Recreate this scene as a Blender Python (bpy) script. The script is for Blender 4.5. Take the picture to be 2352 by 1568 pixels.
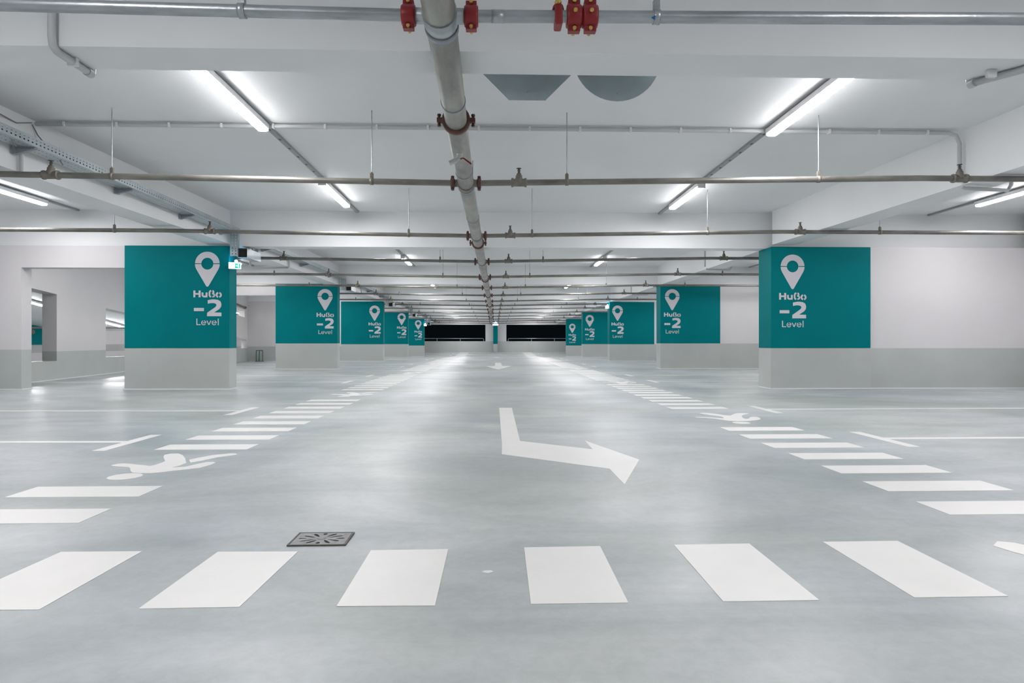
import bpy, bmesh, math, random
from math import pi, sin, cos, atan2, hypot
from mathutils import Vector, Matrix
from mathutils.geometry import tessellate_polygon
random.seed(4)
for o in list(bpy.data.objects): bpy.data.objects.remove(o)
S = bpy.context.scene
COL = S.collection

# ------------------------------------------------------------------ camera, night outside, exposure
cam_d = bpy.data.cameras.new('camera'); cam = bpy.data.objects.new('camera', cam_d); COL.objects.link(cam)
cam_d.sensor_width = 36.0; cam_d.lens = 36.0 * 1450 / 2352; cam_d.clip_end = 300; cam_d.clip_start = 0.05
cam.location = (0, 0, 0.855)
cam.rotation_euler = (pi / 2, 0, -math.atan(42 / 1450))
S.camera = cam
W = bpy.data.worlds.new('night'); S.world = W; W.use_nodes = True
W.node_tree.nodes['Background'].inputs[0].default_value = (0.004, 0.006, 0.008, 1)
W.node_tree.nodes['Background'].inputs[1].default_value = 0.15
S.view_settings.view_transform = 'Standard'; S.view_settings.look = 'None'
S.view_settings.gamma = 1; S.view_settings.use_curve_mapping = False
S.view_settings.exposure = 1.86
S.cycles.max_bounces = 7; S.cycles.caustics_reflective = False; S.cycles.caustics_refractive = False
TUBE = 34.0            # strength of the tube lamps

# ------------------------------------------------------------------ materials
def mat(name, col, rough=0.6, metal=0.0, noise=None, bump=0.0, bscale=60, spec=0.5, emit=None, coat=0.0):
    m = bpy.data.materials.new(name); m.use_nodes = True
    nt = m.node_tree; b = nt.nodes['Principled BSDF']
    b.inputs['Base Color'].default_value = (*col, 1); b.inputs['Roughness'].default_value = rough
    b.inputs['Metallic'].default_value = metal; b.inputs['Specular IOR Level'].default_value = spec
    b.inputs['Coat Weight'].default_value = coat
    tc = nt.nodes.new('ShaderNodeTexCoord')
    if noise:
        sc, amt, stretch = noise
        mp = nt.nodes.new('ShaderNodeMapping'); mp.inputs['Scale'].default_value = stretch
        n = nt.nodes.new('ShaderNodeTexNoise'); n.inputs['Scale'].default_value = sc; n.inputs['Detail'].default_value = 6
        n.inputs['Roughness'].default_value = 0.6
        r = nt.nodes.new('ShaderNodeValToRGB')
        r.color_ramp.elements[0].position = 0.3; r.color_ramp.elements[1].position = 0.7
        r.color_ramp.elements[0].color = (*[c * (1 - amt) for c in col], 1)
        r.color_ramp.elements[1].color = (*[min(1, c * (1 + amt)) for c in col], 1)
        nt.links.new(tc.outputs['Object'], mp.inputs[0]); nt.links.new(mp.outputs[0], n.inputs[0])
        nt.links.new(n.outputs[0], r.inputs[0]); nt.links.new(r.outputs[0], b.inputs['Base Color'])
    if bump:
        n2 = nt.nodes.new('ShaderNodeTexNoise'); n2.inputs['Scale'].default_value = bscale; n2.inputs['Detail'].default_value = 4
        bp = nt.nodes.new('ShaderNodeBump'); bp.inputs['Strength'].default_value = bump; bp.inputs['Distance'].default_value = 0.01
        nt.links.new(tc.outputs['Object'], n2.inputs[0]); nt.links.new(n2.outputs[0], bp.inputs['Height'])
        nt.links.new(bp.outputs[0], b.inputs['Normal'])
    if emit:
        b.inputs['Emission Color'].default_value = (*emit[0], 1); b.inputs['Emission Strength'].default_value = emit[1]
    return m

M = {}
M['white'] = mat('white_wall_paint', (0.675, 0.66, 0.67), 0.55, noise=(0.9, 0.02, (1, 1, 1)), bump=0.15, bscale=9)
M['ceil'] = mat('white_ceiling_paint', (0.785, 0.80, 0.81), 0.6, noise=(0.7, 0.03, (1, 1, 1)), bump=0.2, bscale=5)
M['grey'] = mat('grey_dado_paint', (0.475, 0.50, 0.485), 0.42, noise=(1.3, 0.05, (1, 1, 1)), bump=0.12, bscale=25)
M['teal'] = mat('teal_wall_paint', (0.0, 0.19, 0.207), 0.5, noise=(1.5, 0.06, (1, 1, 1)), bump=0.1, bscale=25, spec=0.05)
M['sign'] = mat('white_stencil_paint', (0.66, 0.64, 0.68), 0.5)
M['line'] = mat('white_road_paint', (0.765, 0.755, 0.735), 0.42, noise=(3.0, 0.03, (1, 1, 1)), bump=0.08, bscale=40)
M['seal'] = mat('white_sealant', (0.8, 0.8, 0.8), 0.4)
M['galv'] = mat('galvanised_steel', (0.38, 0.41, 0.43), 0.36, 0.75, noise=(14, 0.22, (0.25, 1, 1)), bump=0.1, bscale=50)
M['dull'] = mat('weathered_steel_pipe', (0.22, 0.21, 0.19), 0.42, 0.45, noise=(7, 0.3, (0.4, 1, 1)))
M['main'] = mat('dirty_galvanised_pipe', (0.30, 0.30, 0.275), 0.45, 0.35, noise=(3.2, 0.4, (1.6, 0.5, 1.6)), bump=0.1, bscale=30)
M['tray'] = mat('zinc_tray_steel', (0.42, 0.48, 0.50), 0.35, 0.6, noise=(5, 0.12, (1, 1, 1)))
M['brk'] = mat('bracket_steel', (0.30, 0.32, 0.36), 0.45, 0.5)
M['dark'] = mat('dark_iron', (0.08, 0.078, 0.07), 0.55, 0.3, noise=(20, 0.3, (1, 1, 1)))
M['red'] = mat('red_enamel', (0.23, 0.008, 0.012), 0.35, noise=(9, 0.15, (1, 1, 1)))
M['rust'] = mat('brown_red_enamel', (0.11, 0.045, 0.035), 0.5, noise=(14, 0.3, (1, 1, 1)))
M['brass'] = mat('brass', (0.62, 0.42, 0.12), 0.3, 0.85)
M['plastic'] = mat('white_plastic', (0.72, 0.72, 0.73), 0.4)
M['conduit'] = mat('grey_white_conduit', (0.5, 0.51, 0.52), 0.45)
M['rail'] = mat('lamp_rail_steel', (0.36, 0.37, 0.37), 0.45, 0.3)
M['cable'] = mat('grey_cable', (0.22, 0.22, 0.23), 0.5)
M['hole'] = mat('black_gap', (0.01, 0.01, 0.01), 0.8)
M['tube'] = mat('lit_diffuser', (0.9, 0.9, 0.9), 0.4, emit=((1.0, 0.972, 0.985), TUBE))
M['tubeside'] = mat('lit_diffuser_side', (0.9, 0.9, 0.9), 0.4, emit=((1.0, 0.972, 0.985), 9.0))
M['exitlit'] = mat('lit_exit_face', (0.8, 0.9, 0.9), 0.4, emit=((0.75, 0.95, 1.0), 0.9))
M['exitgreen'] = mat('lit_exit_green', (0.0, 0.4, 0.25), 0.4, emit=((0.0, 0.42, 0.24), 0.35))
M['led'] = mat('lit_blue_white_led', (0.8, 0.9, 1), 0.4, emit=((0.22, 0.66, 1.0), 22.0))
M['signback'] = mat('sign_sheet_aluminium', (0.42, 0.50, 0.53), 0.5, 0.2, noise=(4, 0.1, (1, 1, 1)))
M['signred'] = mat('sign_red_face', (0.45, 0.02, 0.02), 0.4)
M['grate'] = mat('cast_iron_grate', (0.20, 0.205, 0.205), 0.45, 0.4, noise=(30, 0.25, (1, 1, 1)), bump=0.2, bscale=150)
M['green'] = mat('green_enamel', (0.02, 0.22, 0.1), 0.4)
M['blue'] = mat('blue_tag', (0.0, 0.12, 0.4), 0.4)
M['night'] = mat('unlit_concrete', (0.02, 0.02, 0.02), 0.9)

def floor_material():
    m = bpy.data.materials.new('coated_concrete_floor'); m.use_nodes = True
    nt = m.node_tree; b = nt.nodes['Principled BSDF']; L = nt.links.new
    tc = nt.nodes.new('ShaderNodeTexCoord')
    def noise(scale, detail, stretch=(1, 1, 1), dist=0.0, rough=0.55):
        mp = nt.nodes.new('ShaderNodeMapping'); mp.inputs['Scale'].default_value = stretch
        n = nt.nodes.new('ShaderNodeTexNoise'); n.inputs['Scale'].default_value = scale
        n.inputs['Detail'].default_value = detail; n.inputs['Distortion'].default_value = dist; n.inputs['Roughness'].default_value = rough
        L(tc.outputs['Object'], mp.inputs[0]); L(mp.outputs[0], n.inputs[0]); return n.outputs[0]
    def ramp(src, p0, c0, p1, c1):
        r = nt.nodes.new('ShaderNodeValToRGB'); e = r.color_ramp.elements
        e[0].position = p0; e[0].color = (*c0, 1); e[1].position = p1; e[1].color = (*c1, 1); L(src, r.inputs[0]); return r.outputs[0]
    def mix(mode, f, a, c):
        x = nt.nodes.new('ShaderNodeMix'); x.data_type = 'RGBA'; x.blend_type = mode
        if isinstance(f, (int, float)): x.inputs[0].default_value = f
        else: L(f, x.inputs[0])
        L(a, x.inputs[6])
        if isinstance(c, tuple): x.inputs[7].default_value = (*c, 1)
        else: L(c, x.inputs[7])
        return x.outputs[2]
    big = ramp(noise(0.5, 5, (0.8, 0.8, 1), 0.9), 0.38, (0.365, 0.39, 0.395), 0.62, (0.485, 0.508, 0.515))
    tint = ramp(noise(0.35, 3, (1, 1, 1), 0.6), 0.42, (0.99, 1, 1.02), 0.60, (1.0, 1.0, 0.955))
    c = mix('MULTIPLY', 1.0, big, tint)
    sweep = ramp(noise(1.1, 6, (0.45, 1.2, 1), 1.6, 0.6), 0.38, (0.885, 0.91, 0.915), 0.60, (1.07, 1.07, 1.07))
    c = mix('MULTIPLY', 1.0, c, sweep)
    speck = ramp(noise(16, 6, (1, 1, 1), 0.4, 0.75), 0.40, (0.93, 0.93, 0.92), 0.60, (1.03, 1.03, 1.03))
    c = mix('MULTIPLY', 0.8, c, speck)
    L(c, b.inputs['Base Color'])
    rr = ramp(noise(0.8, 4, (0.6, 0.9, 1), 0.6), 0.38, (0.31,) * 3, 0.62, (0.46,) * 3)
    L(rr, b.inputs['Roughness'])
    b.inputs['Specular IOR Level'].default_value = 0.32
    bp = nt.nodes.new('ShaderNodeBump'); bp.inputs['Strength'].default_value = 0.16; bp.inputs['Distance'].default_value = 0.003
    L(noise(38, 5, (1, 1, 1), 0.0, 0.65), bp.inputs['Height'])
    bp2 = nt.nodes.new('ShaderNodeBump'); bp2.inputs['Strength'].default_value = 0.12; bp2.inputs['Distance'].default_value = 0.02
    L(noise(2.2, 3), bp2.inputs['Height']); L(bp.outputs[0], bp2.inputs['Normal'])
    L(bp2.outputs[0], b.inputs['Normal'])
    return m
M['floor'] = floor_material()

# ------------------------------------------------------------------ mesh helpers
def lerp_table(t, y):
    if y <= t[0][0]: return t[0][1]
    for (a, va), (b, vb) in zip(t, t[1:]):
        if y <= b: return va + (vb - va) * (y - a) / (b - a)
    return t[-1][1]
def zf(y): return lerp_table([(33, 0), (35.5, -0.045), (43.5, -0.17), (51.3, 0.0)], y)      # the floor dips a little at the far end
def zc(y): return lerp_table([(31.5, 0), (51.3, -0.33), (60, -0.33)], y)                     # the far ceiling falls a little

class MB:
    def __init__(s): s.v = []; s.f = []; s.mi = []; s.cur = 0; s.smooth = []
    def add(s, vs, fs, smooth=False):
        n = len(s.v); s.v += [tuple(p) for p in vs]
        for f in fs: s.f.append([i + n for i in f]); s.mi.append(s.cur); s.smooth.append(smooth)
        return s
    def box(s, x0, x1, y0, y1, z0, z1):
        if x0 > x1: x0, x1 = x1, x0
        if y0 > y1: y0, y1 = y1, y0
        return s.add([(x0, y0, z0), (x1, y0, z0), (x1, y1, z0), (x0, y1, z0), (x0, y0, z1), (x1, y0, z1), (x1, y1, z1), (x0, y1, z1)],
                     [(0, 3, 2, 1), (4, 5, 6, 7), (0, 1, 5, 4), (1, 2, 6, 5), (2, 3, 7, 6), (3, 0, 4, 7)])
    def cbox(s, x0, x1, y0, y1, z0, z1, c=0.004):       # box with chamfered edges
        bm = bmesh.new(); r = bmesh.ops.create_cube(bm, size=1)
        for v in bm.verts: v.co = ((x0 + x1) / 2 + v.co.x * (x1 - x0), (y0 + y1) / 2 + v.co.y * (y1 - y0), (z0 + z1) / 2 + v.co.z * (z1 - z0))
        bmesh.ops.bevel(bm, geom=list(bm.edges), offset=c, segments=2, affect='EDGES', profile=0.5)
        bm.verts.index_update(); s.add([v.co[:] for v in bm.verts], [[v.index for v in f.verts] for f in bm.faces]); bm.free(); return s
    def tube(s, pts, r, n=12, caps=True):
        pts = [Vector(p) for p in pts]; rs = r if isinstance(r, (list, tuple)) else [r] * len(pts)
        rings = []; up = None
        for i, p in enumerate(pts):
            d = (pts[min(i + 1, len(pts) - 1)] - pts[max(i - 1, 0)]).normalized()
            if up is None:
                up = Vector((0, 0, 1)) if abs(d.z) < 0.9 else Vector((1, 0, 0))
            a = d.cross(up).normalized(); up = a.cross(d).normalized(); 
            rings.append([tuple(p + (a * cos(2 * pi * k / n) + up * sin(2 * pi * k / n)) * rs[i]) for k in range(n)])
        vs = [q for R in rings for q in R]; fs = []
        for i in range(len(pts) - 1):
            for k in range(n): fs.append((i * n + k, i * n + (k + 1) % n, (i + 1) * n + (k + 1) % n, (i + 1) * n + k))
        s.add(vs, fs, True)
        if caps: 
            s.add(rings[0], [tuple(range(n))[::-1]]); s.add(rings[-1], [tuple(range(n))])
        return s
    def lathe(s, prof, c, axis='z', n=16):       # profile [(radius, height)]
        c = Vector(c); vs = []
        for r, h in prof:
            for k in range(n):
                a = 2 * pi * k / n
                p = {'z': (r * cos(a), r * sin(a), h), 'x': (h, r * cos(a), r * sin(a)), 'y': (r * sin(a), h, r * cos(a))}[axis]
                vs.append(tuple(c + Vector(p)))
        fs = [(i * n + k, i * n + (k + 1) % n, (i + 1) * n + (k + 1) % n, (i + 1) * n + k) for i in range(len(prof) - 1) for k in range(n)]
        s.add(vs, fs, True)
        s.add(vs[:n], [tuple(range(n))[::-1]]); s.add(vs[-n:], [tuple(range(n))])
        return s
    def prism(s, polys, fn, d0, d1):              # polys: outer + holes as (u, v); fn(u, v, d) -> xyz
        tris = tessellate_polygon([[Vector((u, v, 0)) for u, v in p] for p in polys])
        flat = [q for p in polys for q in p]; n = len(flat)
        vs = [fn(u, v, d0) for u, v in flat] + [fn(u, v, d1) for u, v in flat]
        fs = [tuple(t) for t in tris] + [tuple(i + n for i in t[::-1]) for t in tris]
        o = 0
        for p in polys:
            k = len(p)
            for i in range(k): fs.append((o + i, o + (i + 1) % k, n + o + (i + 1) % k, n + o + i))
            o += k
        return s.add(vs, fs)
    def stroke(s, pts, w, fn, d0, d1):            # thick polyline in (u, v)
        L_, R_ = [], []
        for i, (x, y) in enumerate(pts):
            a = pts[max(i - 1, 0)]; b = pts[min(i + 1, len(pts) - 1)]
            dx, dy = b[0] - a[0], b[1] - a[1]; l = hypot(dx, dy) or 1
            L_.append((x - dy / l * w / 2, y + dx / l * w / 2)); R_.append((x + dy / l * w / 2, y - dx / l * w / 2))
        return s.prism([L_ + R_[::-1]], fn, d0, d1)
    def mesh(s, name, mats, warp=None, origin=(0, 0, 0)):
        me = bpy.data.meshes.new(name)
        vs = [(x - origin[0], y - origin[1], z - origin[2] + (warp(y) if warp else 0)) for x, y, z in s.v]
        me.from_pydata(vs, [], s.f)
        for m in (mats if isinstance(mats, (list, tuple)) else [mats]): me.materials.append(m)
        for p, i, sm in zip(me.polygons, s.mi, s.smooth): p.material_index = i; p.use_smooth = sm
        bm = bmesh.new(); bm.from_mesh(me); bmesh.ops.recalc_face_normals(bm, faces=bm.faces); bm.to_mesh(me); bm.free()
        return me
    def build(s, name, mats, parent=None, warp=None, origin=(0, 0, 0)):
        o = bpy.data.objects.new(name, s.mesh(name, mats, warp, origin)); COL.objects.link(o)
        if parent is not None: o.parent = parent
        return o

def tag(o, label=None, cat=None, group=None, kind=None):
    if label: o['label'] = label
    if cat: o['category'] = cat
    if group: o['group'] = group
    if kind: o['kind'] = kind
    return o
def thing(name, label, cat, loc=(0, 0, 0), group=None, rz=0, kind=None):
    o = bpy.data.objects.new(name, None); COL.objects.link(o); o.empty_display_size = 0.1
    o.location = loc; o.rotation_euler = (0, 0, rz); return tag(o, label, cat, group, kind)
def struct(name, mb, mats, warp=None, parent=None):
    o = mb.build(name, mats, parent, warp); o['kind'] = 'structure'; return o
def link(name, me, parent, loc=(0, 0, 0), rz=0):
    o = bpy.data.objects.new(name, me); COL.objects.link(o); o.parent = parent; o.location = loc; o.rotation_euler = (0, 0, rz); return o
ORD = ['first', 'second', 'third', 'fourth', 'fifth', 'sixth', 'seventh', 'eighth', 'ninth', 'tenth', 'eleventh', 'twelfth', 'thirteenth', 'fourteenth', 'fifteenth']
def arc(cx, cy, r, a0, a1, n=16): return [(cx + r * cos(math.radians(a0 + (a1 - a0) * i / n)), cy + r * sin(math.radians(a0 + (a1 - a0) * i / n))) for i in range(n + 1)]

# ------------------------------------------------------------------ the setting
CZ = 3.20; BZ = 2.56
GRID = [-4.4, 3.72, 11.45, 19.62, 27.52, 35.52, 43.52]
TOPZ = [2.56, 2.56, 2.56, 2.63, 2.585, 2.53, 2.41]
YB = [-8, -4, 0, 4, 8, 12, 16, 20, 24, 28, 31.5, 33, 35.5, 39, 43.5, 47, 51.3]
def strip_plane(x0, x1, ys, z, fn, thick, nx=1):
    m = MB(); xs = [x0 + (x1 - x0) * i / nx for i in range(nx + 1)]
    for zz in (z, z + thick):
        vs = [(x, y, zz + fn(y)) for y in ys for x in xs]; k = nx + 1
        m.add(vs, [(j * k + i, j * k + i + 1, (j + 1) * k + i + 1, (j + 1) * k + i) for j in range(len(ys) - 1) for i in range(nx)])
    for x in (x0, x1):
        m.add([(x, y, z + fn(y)) for y in ys] + [(x, y, z + thick + fn(y)) for y in ys],
              [(i, i + 1, len(ys) + i + 1, len(ys) + i) for i in range(len(ys) - 1)])
    return m
struct('floor', strip_plane(-17.0, 12.0, YB + [52.2], -0.25, zf, 0.25), M['floor'])
struct('ceiling', strip_plane(-10.9, 12.0, YB + [52.2], CZ, zc, 0.3), M['ceil'])

# transverse ceiling beams
for k, (y, tz) in enumerate(zip(GRID, TOPZ)):
    m = MB(); dz = zc(y)
    m.box(-10.9, 12.0, y, y + 0.31, tz if k > 4 else tz + dz, CZ + 0.05 + dz)
    struct('ceiling_beam', m, M['ceil'])
# longitudinal ceiling beams over the column rows
def long_beam(xa, xb, w, y0, y1, z0, z1):
    m = MB()
    m.add([(xa, y0, z0), (xa + w, y0, z0), (xb + w, y1, z1), (xb, y1, z1), (xa, y0, CZ + .05 + zc(y0)), (xa + w, y0, CZ + .05 + zc(y0)), (xb + w, y1, CZ + .05 + zc(y1)), (xb, y1, CZ + .05 + zc(y1))],
          [(0, 3, 2, 1), (4, 5, 6, 7), (0, 1, 5, 4), (1, 2, 6, 5), (2, 3, 7, 6), (3, 0, 4, 7)])
    struct('ceiling_beam', m, M['ceil'])
ys = [-4.09] + [g + 0.31 for g in GRID[1:]] + [51.3]
for k in range(len(GRID)):
    y0 = GRID[k] + 0.31; y1 = (GRID + [51.3])[k + 1]
    za = 2.60 + zc(y0) * 0.95; zb = 2.60 + zc(y1) * 0.95
    if k == 1: la, lb, ra, rb = -4.98, -4.72, 5.36, 5.02
    else: la, lb, ra, rb = -4.78, -4.78, 5.12, 5.12
    long_beam(la, lb, -0.42, y0, y1, za, zb); long_beam(ra, rb, 0.42, y0 + (0.21 if k > 1 else 0), y1 - (0.21 if k == 1 else 0), za, zb)

# outer walls; every wall has a painted grey dado
def wall_box(name, x0, x1, y0, y1, z0, z1, dado, fz=0.0):
    m = MB(); m.cur = 0
    if dado > z0: m.box(x0, x1, y0, y1, dado, z1); m.cur = 1; m.box(x0, x1, y0, y1, z0 + fz, dado)
    else: m.box(x0, x1, y0, y1, z0, z1)
    return struct(name, m, [M['white'], M['grey']])
wall_box('wall_right', 9.75, 10.05, -8, 11.25, 0, CZ, 0.74)
wall_box('wall_left', -9.95, -9.72, -8, 11.45, 0, CZ, 0.735)
wall_box('wall_back', -9.72, 9.75, -8.2, -8, 0, CZ, 0.735)
for k, (g, d) in enumerate(zip(GRID[2:], (0.735, 0.795, 0.735, 0.706, 0.575))):
    x0 = [6.815, 7.105, 7.045, 6.905, 6.305][k]
    wall_box('wall_right', x0, 12.0, g - (0.2 if k == 0 else 0), g + 0.3, 0, TOPZ[k + 2] if k > 4 else TOPZ[k + 2] + 0.0, d, zf(g))
    if k >= 2: wall_box('wall_left', -10.6, -6.605, g, g + 0.3, 0, TOPZ[k + 2], 0.64 if k == 2 else d, zf(g))
wall_box('wall_right', 11.7, 12.0, 11.75, 51.3, -0.25, CZ, 0.7)
wall_box('wall_left', -10.9, -10.6, 27.82, 51.3, -0.25, CZ, 0.7)
# wall with the doorway beside the first left column, and the one beside the second
m = MB(); m.cur = 0
m.box(-12, -8.38, 11.45, 11.70, 0.71, BZ); m.box(-8.38, -6.555, 11.45, 11.70, 2.17, BZ)
m.cur = 1; m.box(-12, -8.38, 11.45, 11.70, 0, 0.71)
struct('wall_left', m, [M['white'], M['grey']])
m = MB(); m.box(-10.5, -6.705, 19.62, 19.9, 2.27, 2.63); struct('wall_left', m, M['white'])

# splayed side wall with two openings, ramp space beyond
P0 = Vector((-9.31, 11.7)); D = Vector((-0.17, 1)).normalized(); N = Vector((-D.y, D.x))
def side(u, v, d): q = P0 + D * u + N * d; return (q.x, q.y, v)
m = MB(); m.cur = 0                                   # white upper part and grey lower part, both with the openings cut out
up = [(0, .635), (1.0, .635), (1.0, 2.0), (2.75, 1.913), (2.75, .635), (5.27, .635), (5.27, 1.735), (7.4, 1.63), (7.4, .635), (7.85, .635), (7.85, CZ), (0, CZ)]
lo = [(0, 0), (7.85, 0.0), (7.85, .635), (7.4, .635), (7.4, 0.42), (5.27, 0.45), (5.27, .635), (2.75, .635), (2.75, 0.422), (1.0, 0.43), (1.0, .635), (0, .635)]
m.prism([up], side, 0, 0.29); m.cur = 1; m.prism([lo], side, 0, 0.29)
struct('wall_left', m, [M['white'], M['grey']])
# second bay: side wall with ramp openings
def side2(u, v, d): return (-10.6 - d, u, v)
m = MB(); m.cur = 0
holes = [[(22.0, 2.35), (27.2, 1.88), (27.2, 2.18), (22.0, 2.75)], [(22.0, 0.57), (27.45, 0.57), (27.45, 0.93), (22.0, 1.48)]]
m.prism([[(19.9, 0.565), (27.52, 0.565), (27.52, CZ), (19.9, CZ)]] + holes, side2, 0, 0.25)
m.cur = 1; m.prism([[(19.9, 0), (27.52, 0), (27.52, 0.56), (19.9, 0.56)]], side2, 0, 0.25)
struct('wall_left', m, [M['white'], M['grey']])
# ramp hall beyond those openings
m = MB(); m.add([(-10.95, 11.7, 2.91), (-16.2, 11.7, 2.91), (-16.2, 24, 1.25), (-10.95, 24, 1.25), (-10.95, 11.7, 3.06), (-16.2, 11.7, 3.06), (-16.2, 24, 1.40), (-10.95, 24, 1.40)],
      [(0, 3, 2, 1), (4, 5, 6, 7), (0, 1, 5, 4), (1, 2, 6, 5), (2, 3, 7, 6), (3, 0, 4, 7)])
struct('ceiling_ramp', m, M['ceil'])
m = MB(); m.cur = 0; m.box(-16.5, -16.2, 11.4, 52, 0.74, CZ + 1.2); m.box(-16.5, -16.2, 11.4, 52, -0.2, 0.45)
m.cur = 1; m.box(-16.5, -16.2, 11.4, 52, 0.45, 0.74); m.cur = 2; m.box(-16.2, -16.17, 19.0, 24.0, 0.742, 1.42)
struct('wall_left', m, [M['white'], M['grey'], M['teal']])
wall_box('wall_left', -16.2, -12, 11.4, 11.7, 0, CZ, 0.6); wall_box('wall_left', -16.2, -10.9, 33, 33.3, 0, 4.2, 0.6)
m = MB(); m.box(-17, -10.9, 11.4, 33.3, 4.2, 4.4); struct('ceiling', m, M['ceil'])

# far end: parapet, pier and lintel, night outside
m = MB(); m.cur = 1; m.box(-10.6, 11.7, 51.3, 51.6, -0.2, 0.876); m.cur = 0
m.box(-0.671, 1.026, 51.3, 51.6, 0.876, 2.22); m.box(-10.6, 11.7, 51.3, 51.6, 2.22, CZ)
struct('wall_front', m, [M['white'], M['grey']])
for label, a, b, s in (('grey handrail with a curved end on the parapet, left of the white end pier', -10.6, -0.82, 1), ('grey handrail with a curved end on the parapet, right of the white end pier', 11.7, 1.18, -1)):
    t = thing('handrail', label, 'handrail', ((a + b) / 2, 51.45, 0.876), 'handrails on the far parapet')
    m = MB(); m.tube([(a, 51.45, 1.10), (b - s * 0.08, 51.45, 1.10), (b - s * 0.02, 51.45, 1.08), (b, 51.45, 1.02), (b, 51.45, 0.876)], 0.024, 8)
    m.build('top_rail', M['galv'], t, None, t.location)
    for i in range(5):
        x = b - s * (1.9 + 1.88 * i)
        MB().tube([(x, 51.45, 0.876), (x, 51.45, 1.10)], 0.024, 8).build('post', M['galv'], t, None, t.location)

# ------------------------------------------------------------------ columns with the painted level signs
def zs(x, y): return ((x - 323) * 0.001, -(y - 322) * 0.001)
def rect(x0, y0, x1, y1): return [(x0, y0), (x1, y0), (x1, y1), (x0, y1)]
def sign_meshes():
    fn = lambda u, v, d: (zs(u, v)[0], -d, zs(u, v)[1])
    pin = MB()
    pin.prism([arc(323, 325, 216, 183, 357, 28) + arc(323, 322, 106, 357, 183, 20)], fn, 0, 0.004)
    right = [(539, 330), (538, 360), (528, 395), (510, 432), (352, 706), (342, 721), (332, 729), (323, 732)]
    left = [(646 - x, y) for x, y in right[::-1]][1:]
    pin.prism([[(429, 330)] + right + left + [(217, 330)] + arc(323, 322, 106, 175, 5, 18)[0:]], fn, 0, 0.004)
    word = MB()
    for r in (rect(78, 800, 112, 920), rect(170, 800, 205, 920), rect(110, 845, 172, 874), rect(294, 835, 325, 920)): word.prism([r], fn, 0, 0.004)
    word.stroke([(238, 835), (238, 880), (244, 898), (260, 906), (296, 906)], 31, fn, 0, 0.004)
    word.stroke([(390, 802), (370, 812), (361, 832), (360, 885), (368, 902), (388, 912)], 30, fn, 0, 0.004)
    word.stroke([(412, 802), (430, 812), (434, 828), (426, 842), (410, 850)], 26, fn, 0, 0.004)
    word.stroke([(410, 853), (438, 862), (449, 880), (442, 902), (412, 912)], 28, fn, 0, 0.004)
    word.stroke(arc(523, 877, 39, 105, 255, 12), 30, fn, 0, 0.004); word.stroke(arc(523, 877, 39, 75, -75, 12), 30, fn, 0, 0.004)
    num = MB(); num.prism([rect(88, 1110, 263, 1166)], fn, 0, 0.004)
    num.prism([[(330, 972), (400, 958), (450, 956), (512, 966), (552, 992), (570, 1040), (565, 1085), (535, 1128), (440, 1190), (569, 1192), (569, 1256), (318, 1256), (320, 1196), (400, 1140), (452, 1104), (478, 1078), (485, 1055), (470, 1032), (430, 1022), (380, 1023), (332, 1034)]], fn, 0, 0.004)
    lev = MB()
    for r in (rect(131, 1300, 147, 1415), rect(149, 1399, 205, 1415), rect(507, 1298, 522, 1416)): lev.prism([r], fn, 0, 0.004)
    for cx in (258, 443):
        lev.stroke([(p[0], p[1]) for p in arc(cx, 1374, 36, 35, 250, 14)], 14, fn, 0, 0.004)
        lev.stroke(arc(cx, 1374, 36, 280, 352, 8), 14, fn, 0, 0.004)
        lev.stroke([(cx - 18, 1373), (cx + 42, 1373)], 13, fn, 0, 0.004)
    lev.stroke([(316, 1336), (349, 1410)], 15, fn, 0, 0.004); lev.stroke([(351, 1410), (384, 1336)], 15, fn, 0, 0.004)
    return pin.mesh('location_pin', M['sign']), word.mesh('word_lettering', M['sign']), num.mesh('number_lettering', M['sign']), lev.mesh('level_lettering', M['sign'])
SM = sign_meshes()
def column(label, xi, xo, y, depth, tb, top, px, pz, sc, fz, seal=True):
    # xi inner edge (towards the lane), xo outer edge
    a, b = min(xi, xo), max(xi, xo); cx = (a + b) / 2
    t = thing('concrete_column', label, 'column', (cx, y + depth / 2, fz), 'teal columns marked with level minus two', kind='thing')
    L0 = t.location
    MB().box(a, b, y, y + depth, fz, tb).build('grey_base', M['grey'], t, None, L0)
    band = MB().cbox(a - .002, b + .002, y - 0.002, y + depth + .002, tb, top, 0.008).build('teal_band', M['teal'], t, None, L0)
    if seal:
        m = MB(); w = 0.016
        m.box(a - w, b + w, y - w, y, fz, fz + 0.016)
        m.box(xi, xi + (w if xi > xo else -w), y, y + depth, fz, fz + 0.016)
        m.build('sealant_bead', M['seal'], t, None, L0)
    if px is not None:
        for nm, me in zip(('location_pin', 'word_lettering', 'number_lettering', 'level_lettering'), SM):
            o = link(nm, me, band, (px - L0[0], y - 0.002 - L0[1], pz - L0[2])); o.scale = (sc, 1, sc)
    return t
YC = GRID[2:]
column('nearest teal column on the ramp side, with cable tray and exit light', -4.715, -6.55, 11.40, 0.32, 0.735, 2.56, -5.098, 2.24, 1.0, 0)
column('teal column behind the exit light column, hose frame standing beyond its outer side', -4.82, -6.70, 19.60, 0.33, 0.795, 2.63, -5.19, 2.245, 1.06, 0)
column('third teal column from the camera on the ramp side of the lane', -4.785, -6.60, 27.50, 0.33, 0.735, 2.585, -5.155, 2.186, 1.06, 0)
column('fourth teal column from the camera on the ramp side of the lane', -4.80, -6.60, 35.50, 0.33, 0.706, 2.53, -5.15, 2.21, 1.06, -0.045)
column('farthest teal column on the ramp side, last before the black end opening', -4.78, -6.60, 43.50, 0.33, 0.575, 2.41, -5.18, 2.098, 1.04, -0.17)
column('largest teal column on the wall side, joined to the long white wall', 4.99, 6.81, 11.22, 0.53, 0.735, 2.56, 5.379, 2.206, 1.0, 0)
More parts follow.
